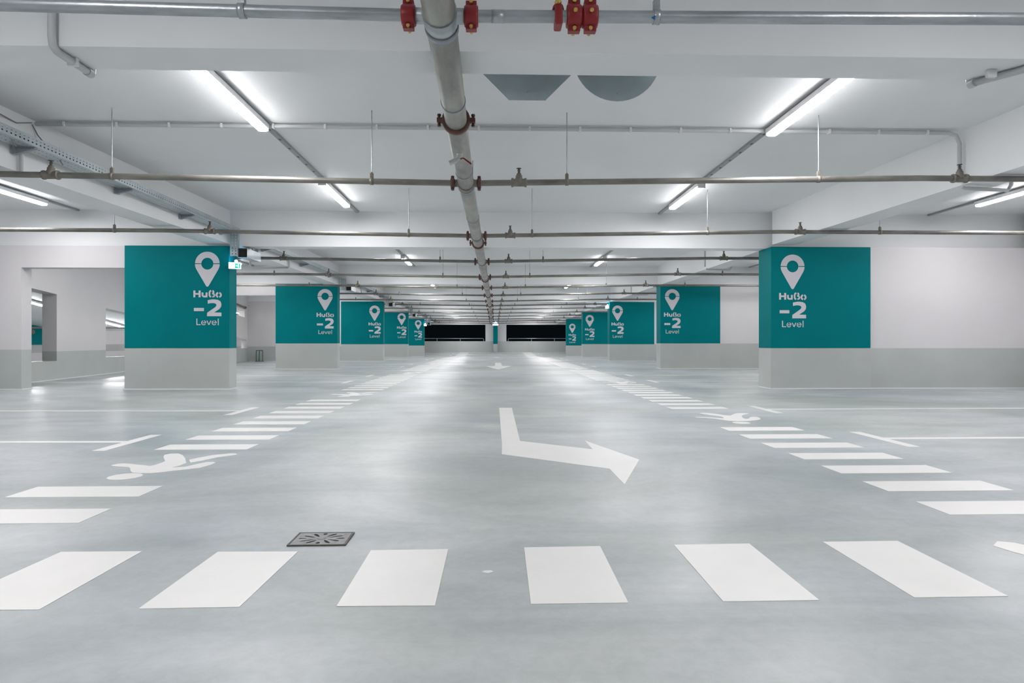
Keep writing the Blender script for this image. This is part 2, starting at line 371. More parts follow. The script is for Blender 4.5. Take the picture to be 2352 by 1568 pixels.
column('second teal column on the wall side, white wall strip beyond it', 5.215, 7.10, 19.60, 0.5, 0.795, 2.63, 5.583, 2.266, 1.06, 0)
column('third teal column on the wall side, with a bright blue-white light on its edge', 5.07, 7.04, 27.50, 0.5, 0.735, 2.585, 5.42, 2.201, 1.08, 0)
column('fourth teal column on the wall side of the lane', 5.02, 6.90, 35.50, 0.5, 0.706, 2.53, 5.417, 2.123, 1.08, -0.045)
column('farthest teal column on the wall side, beside the black end opening', 5.02, 6.30, 43.50, 0.4, 0.575, 2.41, 5.43, 1.866, 1.02, -0.17)
t = thing('concrete_column', 'narrow teal column without writing in front of the white end pier', 'column', (0.14, 51.1, 0), kind='thing')
MB().box(-0.035, 0.318, 50.95, 51.3, 0, 0.655).build('grey_base', M['grey'], t, None, t.location)
MB().cbox(-0.037, 0.32, 50.948, 51.3, 0.655, 2.22, 0.008).build('teal_band', M['teal'], t, None, t.location)

# white sealant lines where walls meet the floor
struct('trim_1', MB().box(6.83, 9.75, 11.232, 11.248, 0, 0.016), M['seal'])
struct('trim_2', MB().box(7.12, 11.7, 19.602, 19.618, 0, 0.016), M['seal'])
struct('trim_3', MB().box(-9.72, -8.38, 11.432, 11.448, 0, 0.016).box(-8.378, -8.362, 11.45, 11.70, 0, 0.016), M['seal'])
m = MB(); m.prism([[(0, 0), (7.8, 0), (7.8, 0.016), (0, 0.016)]], side, -0.018, -0.002); struct('trim_4', m, M['seal'])
struct('trim_5', MB().box(-10.5, -6.61, 27.50, 27.516, 0, 0.018), M['seal'])

# ------------------------------------------------------------------ floor markings (thin paint)
def fpoly(m, pts, h=0.0018):
    fn = lambda u, v, d: (u, v, d + zf(v)); m.prism([pts], fn, 0.0002, h); return m
def quad(x0, x1, y0, y1): return [(x0, y0), (x1, y0), (x1, y1), (x0, y1)]
t = thing('crosswalk', 'wide white block crosswalk spanning the lane in the foreground', 'crosswalk', (0, 2.33, 0))
for q in ([(-1.448, 2.054), (-1.79, 2.060), (-1.756, 2.615), (-1.431, 2.613)], [(-1.135, 2.052), (-0.818, 2.056), (-0.796, 2.592), (-1.12, 2.598)],
          [(-0.507, 2.053), (-0.19, 2.049), (-0.187, 2.604), (-0.502, 2.598)], [(0.121, 2.052), (0.44, 2.053), (0.444, 2.624), (0.126, 2.616)],
          [(0.754, 2.053), (1.075, 2.055), (1.08, 2.639), (0.757, 2.632)], [(1.403, 2.067), (1.726, 2.069), (1.73, 2.656), (1.403, 2.653)]):
    fpoly(MB(), q).build('stripe', M['line'], t, None, t.location)
def walkway(label, x0, x1, gaps, start, off):
    t = thing('striped_walkway', label, 'walkway marking', ((x0 + x1) / 2, 25, 0))
    y = start; n = 0
    while y < 50.6 and n < 100:
        if not any(a < y + 0.12 < b for a, b in gaps):
            fpoly(MB(), quad(x0, x1, y, y + 0.255)).build('stripe', M['line'], t, None, t.location); n += 1
        y += off
walkway('long ladder of white walkway stripes on the ramp side of the lane', -2.68, -1.955, [(3.85, 5.05), (9.7, 10.95), (16.6, 17.85), (23.4, 24.65), (30, 31.2)], 3.03, 0.5065)
walkway('long ladder of white walkway stripes on the wall side of the lane', 2.25, 2.985, [(1.9, 3.0), (6.4, 7.6), (12.5, 13.7), (19.2, 20.4), (26, 27.2)], 3.05, 0.4870)

LB = [(-2.637, 4.43), (-2.626, 4.485), (-2.594, 4.504), (-2.533, 4.482), (-2.467, 4.45), (-2.407, 4.428), (-2.358, 4.40), (-2.343, 4.434), (-2.339, 4.517), (-2.344, 4.575), (-2.40, 4.67), (-2.442, 4.743), (-2.48, 4.83), (-2.463, 4.881), (-2.404, 4.888), (-2.335, 4.812), (-2.254, 4.681), (-2.162, 4.505), (-2.162, 4.416), (-2.179, 4.344), (-2.102, 4.371), (-2.069, 4.464), (-2.033, 4.535), (-1.986, 4.538), (-1.96, 4.512), (-1.959, 4.423), (-1.987, 4.327), (-2.056, 4.275), (-2.126, 4.231), (-2.172, 4.187), (-2.227, 4.163), (-2.3, 4.165), (-2.358, 4.188), (-2.393, 4.234), (-2.45, 4.328), (-2.481, 4.365), (-2.543, 4.383), (-2.613, 4.405)]
LL = [(-2.199, 4.624), (-2.176, 4.693), (-2.109, 4.82), (-2.012, 4.877), (-1.969, 4.875), (-1.935, 4.829), (-1.97, 4.786), (-2.038, 4.717), (-2.085, 4.594), (-2.136, 4.512)]
LH = arc(-2.333, 4.065, 0.1, 0, 330, 11)
RB = [(2.444, 7.451), (2.507, 7.508), (2.563, 7.487), (2.637, 7.369), (2.677, 7.237), (2.731, 7.199), (2.768, 7.271), (2.861, 7.401), (2.919, 7.457), (3.0, 7.44), (3.027, 7.415), (3.017, 7.369), (2.949, 7.311), (2.894, 7.249), (2.827, 7.124), (2.782, 6.969), (2.777, 6.885), (2.83, 6.923), (2.895, 7.052), (2.95, 7.09), (2.986, 7.067), (2.96, 6.93), (2.92, 6.831), (2.821, 6.753), (2.718, 6.699), (2.597, 6.696), (2.529, 6.73), (2.498, 6.811), (2.438, 6.928), (2.37, 6.998), (2.278, 7.035), (2.275, 7.075), (2.312, 7.086), (2.402, 7.066), (2.482, 6.995), (2.555, 6.94), (2.59, 7.061), (2.58, 7.149), (2.511, 7.26), (2.463, 7.374)]
RH = arc(2.60, 6.56, 0.093, 0, 330, 11)
def pictogram(label, polys, dy, dx=0):
    c = polys[0][0]; t = thing('pedestrian_symbol', label, 'floor symbol', (c[0] + dx, c[1] + dy, zf(c[1] + dy)), 'walking figures painted on the walkways')
    for nm, p in zip(('body', 'head', 'rear_leg'), polys):
        fpoly(MB(), [(x + dx, y + dy) for x, y in p]).build(nm, M['line'], t, None, t.location)
pictogram('large white walking figure painted nearest the camera on the ramp side', [LB, LH, LL], 0)
pictogram('white walking figure painted between walkway stripes level with the nearest exit light column', [LB, LH, LL], 5.85, 0.0)
pictogram('third white walking figure from the camera on the ramp side walkway', [LB, LH, LL], 12.75, 0)
pictogram('fourth white walking figure from the camera on the ramp side walkway', [LB, LH, LL], 19.55, 0)
pictogram('white walking figure cut off by the picture edge behind the last crosswalk block', [RB, RH], -4.87, -0.355)
pictogram('white walking figure painted beside the second bay line on the wall side', [RB, RH], 0)
pictogram('third white walking figure from the camera on the wall side walkway', [RB, RH], 6.1, 0)
pictogram('fourth white walking figure from the camera on the wall side walkway', [RB, RH], 12.8, 0)
t = tag(fpoly(MB(), [(0.069, 5.236), (0.07, 8.135), (0.233, 8.13), (0.226, 5.421), (0.784, 4.98), (0.786, 5.421), (1.052, 4.535), (0.781, 3.746), (0.778, 4.215), (0.061, 4.79)]).build('turn_arrow', M['line']),
        'large white bent arrow on the lane floor pointing right', 'floor arrow')
for lab, y in (('small white straight arrow farther along the lane', 19.3), ('faint white straight arrow near the far end of the lane', 33.0)):
    tag(fpoly(MB(), [(0.146, y), (0.62, y + 2.7), (0.29, y + 2.7), (0.29, y + 6.0), (0.05, y + 6.0), (0.05, y + 2.7), (-0.30, y + 2.7)]).build('straight_arrow', M['line']), lab, 'floor arrow', 'straight arrows')
sides = (('on the ramp side', -3.04, -3.14, -9.6), ('on the wall side', 3.36, 3.46, 9.6))
idx = 0
for k in range(6):
    for j, yb in enumerate((5.45, 7.86)):
        y = yb + 8.0 * k
        if y > 50: continue
        for s, xa, xb, xe in sides:
            t = thing('parking_bay_line', f'{ORD[2*k+j]} white T shaped bay line from the camera {s}', 'bay line', (xa, y, zf(y)), 'white parking bay lines')
            slant = 0.0
            fpoly(MB(), [(xa, y - 0.43), (xb, y - 0.43), (xb - slant, y + 0.42), (xa, y + 0.42)]).build('cross_bar', M['line'], t, None, t.location)
            fpoly(MB(), [(xb, y - .03), (xe, y + (0.12 if xe < 0 and k == 0 else 0.0)), (xe, y + 0.09 + (0.12 if xe < 0 and k == 0 else 0)), (xb, y + 0.06)]).build('long_line', M['line'], t, None, t.location)
# small paint drop between the middle crosswalk blocks
tag(fpoly(MB(), [(-0.045, 2.34), (-0.02, 2.33), (0.0, 2.342), (-0.01, 2.358), (-0.035, 2.356)]).build('paint_spot', M['line']), 'tiny white paint spot between two middle crosswalk blocks', 'paint spot')

# floor drain with slotted lid
t = thing('floor_drain', 'square dark metal floor drain with a star of slots', 'drain', (-0.742, 2.748, 0))
fr = MB(); x0, x1, y0, y1 = -0.122, 0.122, -0.088, 0.088
fn = lambda u, v, d: (u, v, d)
fr.prism([quad(x0, x1, y0, y1), quad(x0 + .007, x1 - .007, y0 + .006, y1 - .006)[::-1]], fn, 0.0003, 0.006); fr.build('frame', M['dark'], t)
MB().prism([quad(x0 + .007, x1 - .007, y0 + .006, y1 - .006)], fn, 0.0002, 0.0012).build('pit', M['hole'], t)
outer = quad(x0 + .009, x1 - .009, y0 + .008, y1 - .008); holes = []
for i in range(12):
    a = 2 * pi * i / 12 + 0.0
    r0, r1 = (0.030, 0.098) if i % 3 else ((0.062, 0.100) if i % 6 == 0 else (0.062, 0.092))
    w = 0.0085 if i % 3 else 0.0100
    ca, sa = cos(a), sin(a) * 0.78
    nx_, ny_ = -sin(a), cos(a) * 0.72
    pts = [(r0 * ca, r0 * sa), ((r0 * .7 + r1 * .3) * ca + nx_ * w * .8, (r0 * .7 + r1 * .3) * sa + ny_ * w * .8), ((r0 * .2 + r1 * .8) * ca + nx_ * w, (r0 * .2 + r1 * .8) * sa + ny_ * w), (r1 * ca, r1 * sa),
           ((r0 * .2 + r1 * .8) * ca - nx_ * w, (r0 * .2 + r1 * .8) * sa - ny_ * w), ((r0 * .7 + r1 * .3) * ca - nx_ * w * .8, (r0 * .7 + r1 * .3) * sa - ny_ * w * .8)]
    holes.append(pts[::-1])
MB().prism([outer] + holes, fn, 0.0014, 0.0055).build('slotted_lid', M['grate'], t)
m = MB(); m.lathe([(0.020, 0.0055), (0.018, 0.0070), (0.010, 0.0075)], (0, 0, 0), 'z', 14); m.build('centre_boss', M['grate'], t)

# ------------------------------------------------------------------ lamps and their rails
def lamp_meshes():
    h = MB().cbox(-0.058, 0.058, -0.76, 0.76, 0.030, 0.085, 0.006).mesh('housing', M['plastic'])
    d = MB(); prof = [(-0.054, 0.036), (-0.054, 0.016), (-0.044, 0.004), (-0.02, 0.0), (0.02, 0.0), (0.044, 0.004), (0.054, 0.016), (0.054, 0.036)]
    n = len(prof)
    for i in range(n - 1):
        d.cur = 0 if 2 <= i <= 4 else 1
        d.add([(prof[i][0], -0.735, prof[i][1]), (prof[i + 1][0], -0.735, prof[i + 1][1]), (prof[i + 1][0], 0.735, prof[i + 1][1]), (prof[i][0], 0.735, prof[i][1])], [(0, 1, 2, 3)])
    d.cur = 1
    for y in (-0.735, 0.735): d.add([(x, y, z) for x, z in prof], [tuple(range(n))])
    d.add([(prof[0][0], -0.735, prof[0][1]), (prof[-1][0], -0.735, prof[-1][1]), (prof[-1][0], 0.735, prof[-1][1]), (prof[0][0], 0.735, prof[0][1])], [(0, 1, 2, 3)])
    d = d.mesh('diffuser', [M['tube'], M['tubeside']])
    e = MB()
    for s in (-1, 1): e.cbox(-0.054, 0.054, s * 0.735, s * 0.765, 0.002, 0.06, 0.005)
    return h, d, e.mesh('end_cap', M['plastic'])
LM = lamp_meshes()
BAYS = [-4.09, 3.93, 11.75, 19.92, 27.82, 35.82, 43.82]
rows = [(-2.45, 'above the ramp side walkway'), (3.02, 'above the wall side walkway'), (-7.38, 'over the outer ramp side bays'), (8.03, 'over the outer wall side bays')]
LY = [(5.98, 9.85), (14.0, 17.85), (22.0, 25.7), (30.0, 33.8), (38.0, 41.8), (46.0, 49.6), (-2.4, 1.3)]
bayname = ['first', 'second', 'third', 'fourth', 'fifth', 'sixth', 'camera']
for r, (x, where) in enumerate(rows):
    for k, (a, b) in enumerate(LY):
        for j, y in enumerate((a, b)):
            if k == 5 and j == 1 and r > 1: continue
            if r == 3 and j == 1: y -= 0.35
            z = 3.085 + min(zc(y + .76), zc(y - .76))
            if abs(x) < 5 and j == 0 and k == 0: y = 5.98
            if k == 6: lab = f'white tube lamp {where}, camera bay, {"rear" if j == 0 else "front"} one'
            else: lab = f'white tube lamp {where}, {bayname[k]} bay, {"nearer" if j == 0 else "farther"} one'
            t = thing('tube_lamp', lab, 'lamp', (x, y, z), 'ceiling tube lamps')
            link('housing', LM[0], t); link('diffuser', LM[1], t); link('end_cap', LM[2], t)
            if k == 0 and j == 0 and abs(x) < 5: t.location.y = 5.95; t.scale = (1, 1.13, 1)
# steel rails that carry the two inner lamp rows
for x, where in ((-2.45, 'ramp side'), (3.02, 'wall side')):
    for k in range(7):
        y0 = BAYS[k]; y1 = (GRID[1:] + [51.3])[k] - 0.02
        t = thing('lamp_rail', f'grey slotted lamp rail on the {where} ceiling, {["camera", "first", "second", "third", "fourth", "fifth", "sixth"][k]} bay', 'lamp rail', (x, (y0 + y1) / 2, 3.2 + zc((y0 + y1) / 2)), 'lamp rails')
        MB().box(x - 0.027, x + 0.027, y0, y1, 3.17, 3.2).build('channel', M['rail'], t, zc, t.location)
        if k in (1, 2):
            m = MB(); y = 6.95 + 8 * (k - 1)
            while y < 8.95 + 8 * (k - 1): m.box(x - 0.012, x + 0.012, y, y + 0.05, 3.1685, 3.17); y += 0.34
            m.build('slots', M['dark'], t, zc, t.location)
# short rails over the outer lamps
for x in (-7.38, 8.03):
    for k in range(7):
        y0 = BAYS[k]; y1 = (GRID[1:] + [51.3])[k] - 0.02
        tag(MB().box(x - 0.027, x + 0.027, y0, y1, 3.17, 3.2).build('lamp_rail', M['rail'], None, zc),
            f'grey lamp rail over the outer {"ramp side" if x < 0 else "wall side"} bays, {["camera", "first", "second", "third", "fourth", "fifth", "sixth"][k]} bay', 'lamp rail', 'outer lamp rails')
# lamps seen through the side wall openings, hung under the ramp
for lab, a, b in (('white tube lamp seen through the nearer side wall opening', (-13.0, 17.3, 2.04), (-13.0, 19.1, 1.797)), ('white tube lamp seen through the farther side wall opening', (-13.0, 21.2, 1.515), (-13.0, 22.9, 1.285)),
                  ('white tube lamp glimpsed under the ramp beyond the second column', (-11.3, 26.4, 2.19), (-11.3, 28.7, 2.07))):
    c = (Vector(a) + Vector(b)) / 2; ln = (Vector(b) - Vector(a)).length
    t = thing('tube_lamp', lab, 'lamp', c, 'lamps in the ramp hall'); t.rotation_euler = (atan2(b[2] - a[2], b[1] - a[1]), 0, 0)
    link('housing', LM[0], t); link('diffuser', LM[1], t); link('end_cap', LM[2], t); t.scale = (1, ln / 1.5, 1)
    if a[0] == -11.3: t.scale = (0.6, ln / 1.5, 0.6)
struct('ceiling_ramp', MB().add([(-10.88, 24.6, 2.43), (-12.5, 24.6, 2.43), (-12.5, 32, 2.05), (-10.88, 32, 2.05), (-10.88, 24.6, 2.60), (-12.5, 24.6, 2.60), (-12.5, 32, 2.22), (-10.88, 32, 2.22)],
      [(0, 3, 2, 1), (4, 5, 6, 7), (0, 1, 5, 4), (1, 2, 6, 5), (2, 3, 7, 6), (3, 0, 4, 7)]), M['ceil'])
for y in (26.5, 30.5):  # out-of-view fill lamps, added to brighten the back of the ramp hall
    t = thing('tube_lamp', f'added unseen fill lamp high in the ramp hall, {"nearer" if y < 28 else "farther"} one', 'lamp', (-14.2, y, 4.115), 'lamps in the ramp hall')
    link('housing', LM[0], t); link('diffuser', LM[1], t); link('end_cap', LM[2], t)

# ------------------------------------------------------------------ cross conduits with clips
def conduit_run(label, pts, clips, r=0.02, grp='wall and ceiling conduits', warp=None):
    t = thing('conduit', label, 'conduit', pts[0], grp)
    MB().tube(pts, r, 10).build('pipe', M['conduit'], t, warp, t.location)
    for c in clips:
        MB().cbox(c[0] - 0.012, c[0] + 0.012, c[1] - r - .006, c[1] + r + .006, c[2] - r - .004, c[2] + r, 0.003).build('clip', M['plastic'], t, warp, t.location)
for k in range(6):
    y = 6.85 + 8.0 * k - (0.1 if k else 0); o = zc(y)
    z = 3.165 + o
    if k == 0: xs_, xe_ = -4.86, 5.16
    else: xs_, xe_ = -4.74, 4.98
    pts = [(xs_, y, z), (-2.7, y, z), (2.7, y, z), (xe_ - 0.12, y - 0.0, z), (xe_ - 0.04, y, z - .03), (xe_, y, z - 0.12), (xe_ + .0, y, 2.62 + o)] 
    conduit_run(f'thin pale conduit clipped across the {bayname[k]} ceiling bay', pts, [(xs_ + 0.3 + 0.55 * i, y, z) for i in range(18) if xs_ + 0.3 + 0.55 * i < xe_ - 0.3], 0.0225, 'cross conduits')
    xb = xe_ + 0.03; xc_ = -4.745 if k else -4.845; yv = y + .05 if k else 6.62
    conduit_run(f'conduit going under the wall side beam to the outer lamp, {bayname[k]} bay', [(xb, y, 2.57 + o), (xb + .03, y, 2.555 + o), (xb + 0.6, y + 0.1, 2.555 + o), (xb + .64, y + .1, 2.62 + o), (xb + .66, y + .1, 3.16 + o)], [], 0.02, 'under-beam conduits')
    conduit_run(f'conduit dropping behind the cable tray to the ramp side outer lamp, {bayname[k]} bay', [(-5.05 + (0.3 if k == 7 else 0), y + 0.05, 2.95 + o), (-5.05, y + 0.05, 2.58 + o), (-5.08, y + .05, 2.555 + o), (-5.7, y + .15, 2.555 + o), (-5.75, y + .15, 2.62 + o), (-5.75, y + .15, 3.16 + o)] if False else
                [(xc_, yv, 2.82 + o), (xc_, yv, 2.60 + o), (xc_ - .03, yv, 2.565 + o), (-5.6, yv + .05, 2.565 + o), (-5.66, yv + .05, 2.62 + o), (-5.66, yv + .05, 3.16 + o)], [], 0.02, 'tray side conduits')
# conduits that loop under the beam nearest the camera
for x, lab in ((-2.53, 'white conduit bending under the nearest beam, on the ramp side'), (3.12, 'white conduit bending under the nearest beam, cut by the picture edge')):
    sx = 0.18 if x > 0 else 0.0
    t = thing('conduit', lab, 'conduit', (x, 3.7, BZ), 'conduits looping under the nearest beam')
    MB().tube([(x + sx, 3.69, 3.18), (x + sx, 3.69, 2.60), (x + sx, 3.70, 2.555), (x + sx, 3.735, 2.535), (x + sx * .9, 3.80, 2.535), (x, 4.02, 2.535), (x, 4.052, 2.55), (x, 4.055, 2.60), (x, 4.055, 3.18)], 0.022, 12).build('pipe', M['conduit'], t, None, t.location)
    MB().tube([(x, 4.00, 2.535), (x, 4.045, 2.535)], 0.027, 12).build('elbow', M['conduit'], t, None, t.location)
    MB().cbox(x - 0.03, x + 0.03, 3.86, 3.885, 2.51, 2.56, 0.004).build('clip', M['plastic'], t, None, t.location)

# ------------------------------------------------------------------ perforated cable trays along the ramp side beam
def perf(m, P, ua, ub, vrows, vmax, pitch, holew, fn):
    # sheet in (u, v) with rows of holes; fn(u, v) -> xyz
    edges = [0] + [e for r in vrows for e in r] + [vmax]
    for i in range(0, len(edges), 2):
        m.add([fn(ua, edges[i]), fn(ub, edges[i]), fn(ub, edges[i + 1]), fn(ua, edges[i + 1])], [(0, 1, 2, 3)])
    n = int((ub - ua) / pitch)
    for (a, b) in vrows:
        for j in range(n + 1):
            u0 = ua + j * pitch; u1 = min(u0 + pitch - holew, ub)
            if u1 > u0: m.add([fn(u0, a), fn(u1, a), fn(u1, b), fn(u0, b)], [(0, 1, 2, 3)])
def sheet(o):
    md = o.modifiers.new('thick', 'SOLIDIFY'); md.thickness = 0.002; md.offset = 0
for k in range(6):
    ya = 3.95 if k == 0 else (GRID[2 + k - 1] + 0.62); yb = (GRID[2:] + [51.3])[k] - 0.12
    o = zc(ya); wx = 0.0
    def tx(y):
        return (-4.50 - 0.20 * max(0, (11.33 - y) / 7.4) * 1.0) if k == 0 else -4.52
    zb, zt = 2.765, 2.855
    def tz(y): return 0.0125 * max(0, 11.33 - y) if k == 0 else zc(y)
    t = thing('cable_tray', f'perforated zinc cable tray along the ramp side beam in the {bayname[k]} bay', 'cable tray', (tx(yb), yb, zb + o), 'cable trays beside the ramp side beam')
    m = MB()
    perf(m, 0, ya, yb, [(0.022, 0.036), (0.056, 0.070)], zt - zb, 0.054, 0.02, lambda u, v: (tx(u) , u, zb + v))
    m.add([(tx(ya), ya, zt), (tx(yb), yb, zt), (tx(yb) - .012, yb, zt), (tx(ya) - .012, ya, zt)], [(0, 1, 2, 3)])
    perf(m, 0, ya, yb, [(0.05, 0.062), (0.13, 0.142)], 0.20, 0.054, 0.02, lambda u, v: (tx(u) - v, u, zb))
    perf(m, 0, ya, yb, [(0.03, 0.045)], 0.07, 0.054, 0.02, lambda u, v: (tx(u) - 0.20, u, zb + v))
    sheet(m.build('trough', M['tray'], t, tz, t.location))
    MB().add([(tx(u) - w, u, zb + h) for u in (ya + .02, yb - .02) for w, h in ((0.006, 0.004), (0.19, 0.004), (0.18, 0.055), (0.10, 0.076), (0.02, 0.07))],
             [(0, 1, 6, 5), (1, 2, 7, 6), (2, 3, 8, 7), (3, 4, 9, 8), (4, 0, 5, 9), (0, 1, 2, 3, 4), (5, 6, 7, 8, 9)]).build('dark_hole_backing', M['dark'], t, tz, t.location)  # dark filler added inside the trough so its holes look shaded
    for i in range(4 if k == 0 else 3):
        yy = (6.55, 8.2, 9.75, 11.05)[i] if k == 0 else ya + 1.0 + i * 2.6
        m = MB(); X0 = tx(yy)
        m.box(X0 - 0.02, X0 - 0.25, yy - 0.02, yy + 0.02, zb - 0.018, zb - 0.003)
        m.prism([[(X0 - 0.03, zb - 0.02), (X0 - 0.21, zb - 0.02), (X0 - 0.21, zb - 0.07)]], lambda u, v, d: (u, yy + d, v), -0.018, 0.018)
        m.build('bracket', M['brk'], t, tz, t.location)
        MB().box(X0 - 0.205, X0 - 0.235, yy - .03, yy + .03, zb - .07, zb + .03).build('bracket_foot', M['brk'], t, tz, t.location)
    if k < 5:
        # vertical drop in front of the transverse beam, then a short trough passing under it
        g = GRID[2 + k]; xv = -4.60; yy = g - 0.12; zt2 = zb + 0.02; zb2 = 2.37 + (TOPZ[2 + k] - 2.56)
        m = MB()
        perf(m, 0, zb2, zt2, [(0.03, 0.045), (0.088, 0.103)], 0.135, 0.05, 0.022, lambda u, v: (xv - 0.07 + v, yy, u))
        for xx in (xv - 0.07, xv + 0.065): m.add([(xx, yy, zb2), (xx, yy + .06, zb2), (xx, yy + .06, zt2), (xx, yy, zt2)], [(0, 1, 2, 3)])
        sheet(m.build('drop_section', M['tray'], t, zc, t.location))
        m = MB(); xa, xb2 = -4.53, -4.365; z0 = 2.345 + (TOPZ[2 + k] - 2.56); y0, y1 = g - 0.14, g + 0.52
        perf(m, 0, y0, y1, [(0.05, 0.06), (0.11, 0.12)], xb2 - xa, 0.054, 0.02, lambda u, v: (xa + v, u, z0))
        for xx in (xa, xb2): m.add([(xx, y0, z0), (xx, y1, z0), (xx, y1, z0 + .16), (xx, y0, z0 + .16)], [(0, 1, 2, 3)])
        m.add([(xa, y0, z0 + .16), (xb2, y0, z0 + .16), (xb2, y1, z0 + .16), (xa, y1, z0 + .16)], [(0, 1, 2, 3)])
        sheet(m.build('under_beam_trough', M['tray'], t, zc, t.location))
        MB().box(xa + .012, xb2 - .012, y0 + 0.03, y0 + 0.06, z0 + .015, z0 + .145).build('inside_shade_block', M['hole'], t, zc, t.location)  # black block stands in for the shade inside the open trough end
        m = MB(); perf(m, 0, z0 + 0.0, zt2, [(0.04, 0.055)], 0.13, 0.05, 0.022, lambda u, v: (-4.65 + v + 0.1, g + 0.54, u)); sheet(m.build('rise_section', M['tray'], t, zc, t.location))
# loose cables at the tray
for lab, pts in (('thin grey cable drooping from the ceiling conduit over the tray', [(-4.87, 6.8, 3.16), (-4.88, 6.6, 3.09), (-4.86, 6.3, 3.10), (-4.85, 6.05, 3.13), (-4.80, 5.85, 3.10), (-4.76, 5.75, 2.95), (-4.74, 5.74, 2.78)]),
                 ('grey cable arching down into the tray nearest the conduit end', [(-4.88, 6.82, 3.15), (-4.85, 6.86, 3.05), (-4.78, 6.92, 2.93), (-4.72, 6.98, 2.85), (-4.68, 7.0, 2.77)]),
                 ('dark cable running down into the tray ahead of the conduit end', [(-4.84, 5.7, 3.12), (-4.80, 5.9, 3.06), (-4.76, 6.1, 2.96), (-4.72, 6.28, 2.86), (-4.69, 6.34, 2.77)])):
    tag(MB().tube(pts, 0.006, 6).build('cable', M['cable']), lab, 'cable', 'loose cables at the tray')

# ------------------------------------------------------------------ sprinkler pipes
PY = [3.14 + 3.17 * i for i in range(15)]
PY[1] = 6.45; PY[2] = 9.66; PY[3] = 12.77
def main_x(y): return lerp_table([(0, -0.262), (3.1, -0.266), (6.4, -0.284), (9.7, -0.262), (12.8, -0.237), (19, -0.205), (28, -0.175), (48, -0.15)], y)
def main_z(y): return 2.468 + zc(y) * 0.62 - (0.1 * max(0, min(1, (y - 30) / 20)) if y > 30 else 0)
def spr_mesh():   # tee fitting with an upright sprinkler on top, origin at the pipe centre
    b = MB(); b.lathe([(0.036, -0.078), (0.046, -0.078), (0.046, -0.058), (0.039, -0.055), (0.039, 0.055), (0.046, 0.058), (0.046, 0.078), (0.036, 0.078)], (0, 0, 0), 'x', 14)
    b.lathe([(0.044, 0.0), (0.042, 0.035), (0.034, 0.052), (0.034, 0.070), (0.026, 0.078), (0.022, 0.094)], (0, 0, 0), 'z', 12)
    h = MB(); h.lathe([(0.018, 0.092), (0.014, 0.100), (0.010, 0.112), (0.008, 0.130)], (0, 0, 0), 'z', 8)
    for s in (-1, 1): h.tube([(s * 0.008, 0, 0.108), (s * 0.014, 0, 0.122), (s * 0.005, 0, 0.140)], 0.003, 6)
    h.lathe([(0.006, 0.13), (0.008, 0.14), (0.024, 0.142), (0.026, 0.146), (0.008, 0.149)], (0, 0, 0), 'z', 12)
    return b.mesh('tee_fitting', M['dull2']), h.mesh('sprinkler_head', M['dark'])
M['dull2'] = mat('tee_fitting_iron', (0.20, 0.185, 0.155), 0.5, 0.3, noise=(15, 0.3, (1, 1, 1)))
TEE, HEAD = spr_mesh()
def clamp_mesh(r):
    b = MB(); b.lathe([(r + .0005, -0.016), (r + 0.005, -0.016), (r + 0.005, 0.016), (r + .0005, 0.016)], (0, 0, 0), 'x', 14)
    b.cbox(-0.017, 0.017, -0.012, 0.012, r, r + 0.052, 0.003); b.lathe([(0.009, r + .05), (0.009, r + .062)], (0, 0, 0), 'z', 6)
    return b.mesh('hanger_clamp', M['dull2'])
CL = clamp_mesh(0.031); CLG = CL.copy(); CLG.materials.clear(); CLG.materials.append(M['galv'])
def coupling_mesh(r, wd, mt, mb_, name='coupling'):
    b = MB(); R = r + 0.022
    b.lathe([(r + .001, -wd), (R - .006, -wd), (R, -wd * .7), (R, wd * .7), (R - .006, wd), (r + .001, wd)], (0, 0, 0), 'x', 16)
    b.cbox(-wd * .8, wd * .8, -0.02, 0.02, -(R + 0.018), R + 0.018, 0.004)
    me = b.mesh(name, mt)
    n = MB()
    for s in (-1, 1): n.lathe([(0.009, -0.03), (0.009, -0.014), (0.006, -0.014), (0.006, 0.03), (0.0085, 0.03), (0.0085, 0.040)], (0, 0, s * (R + 0.008)), 'y', 8)
    return me, n.mesh('coupling_bolts', mb_)
CR = coupling_mesh(0.031, 0.034, M['red'], M['brass']); CB = coupling_mesh(0.031, 0.02, M['rust'], M['rust'])

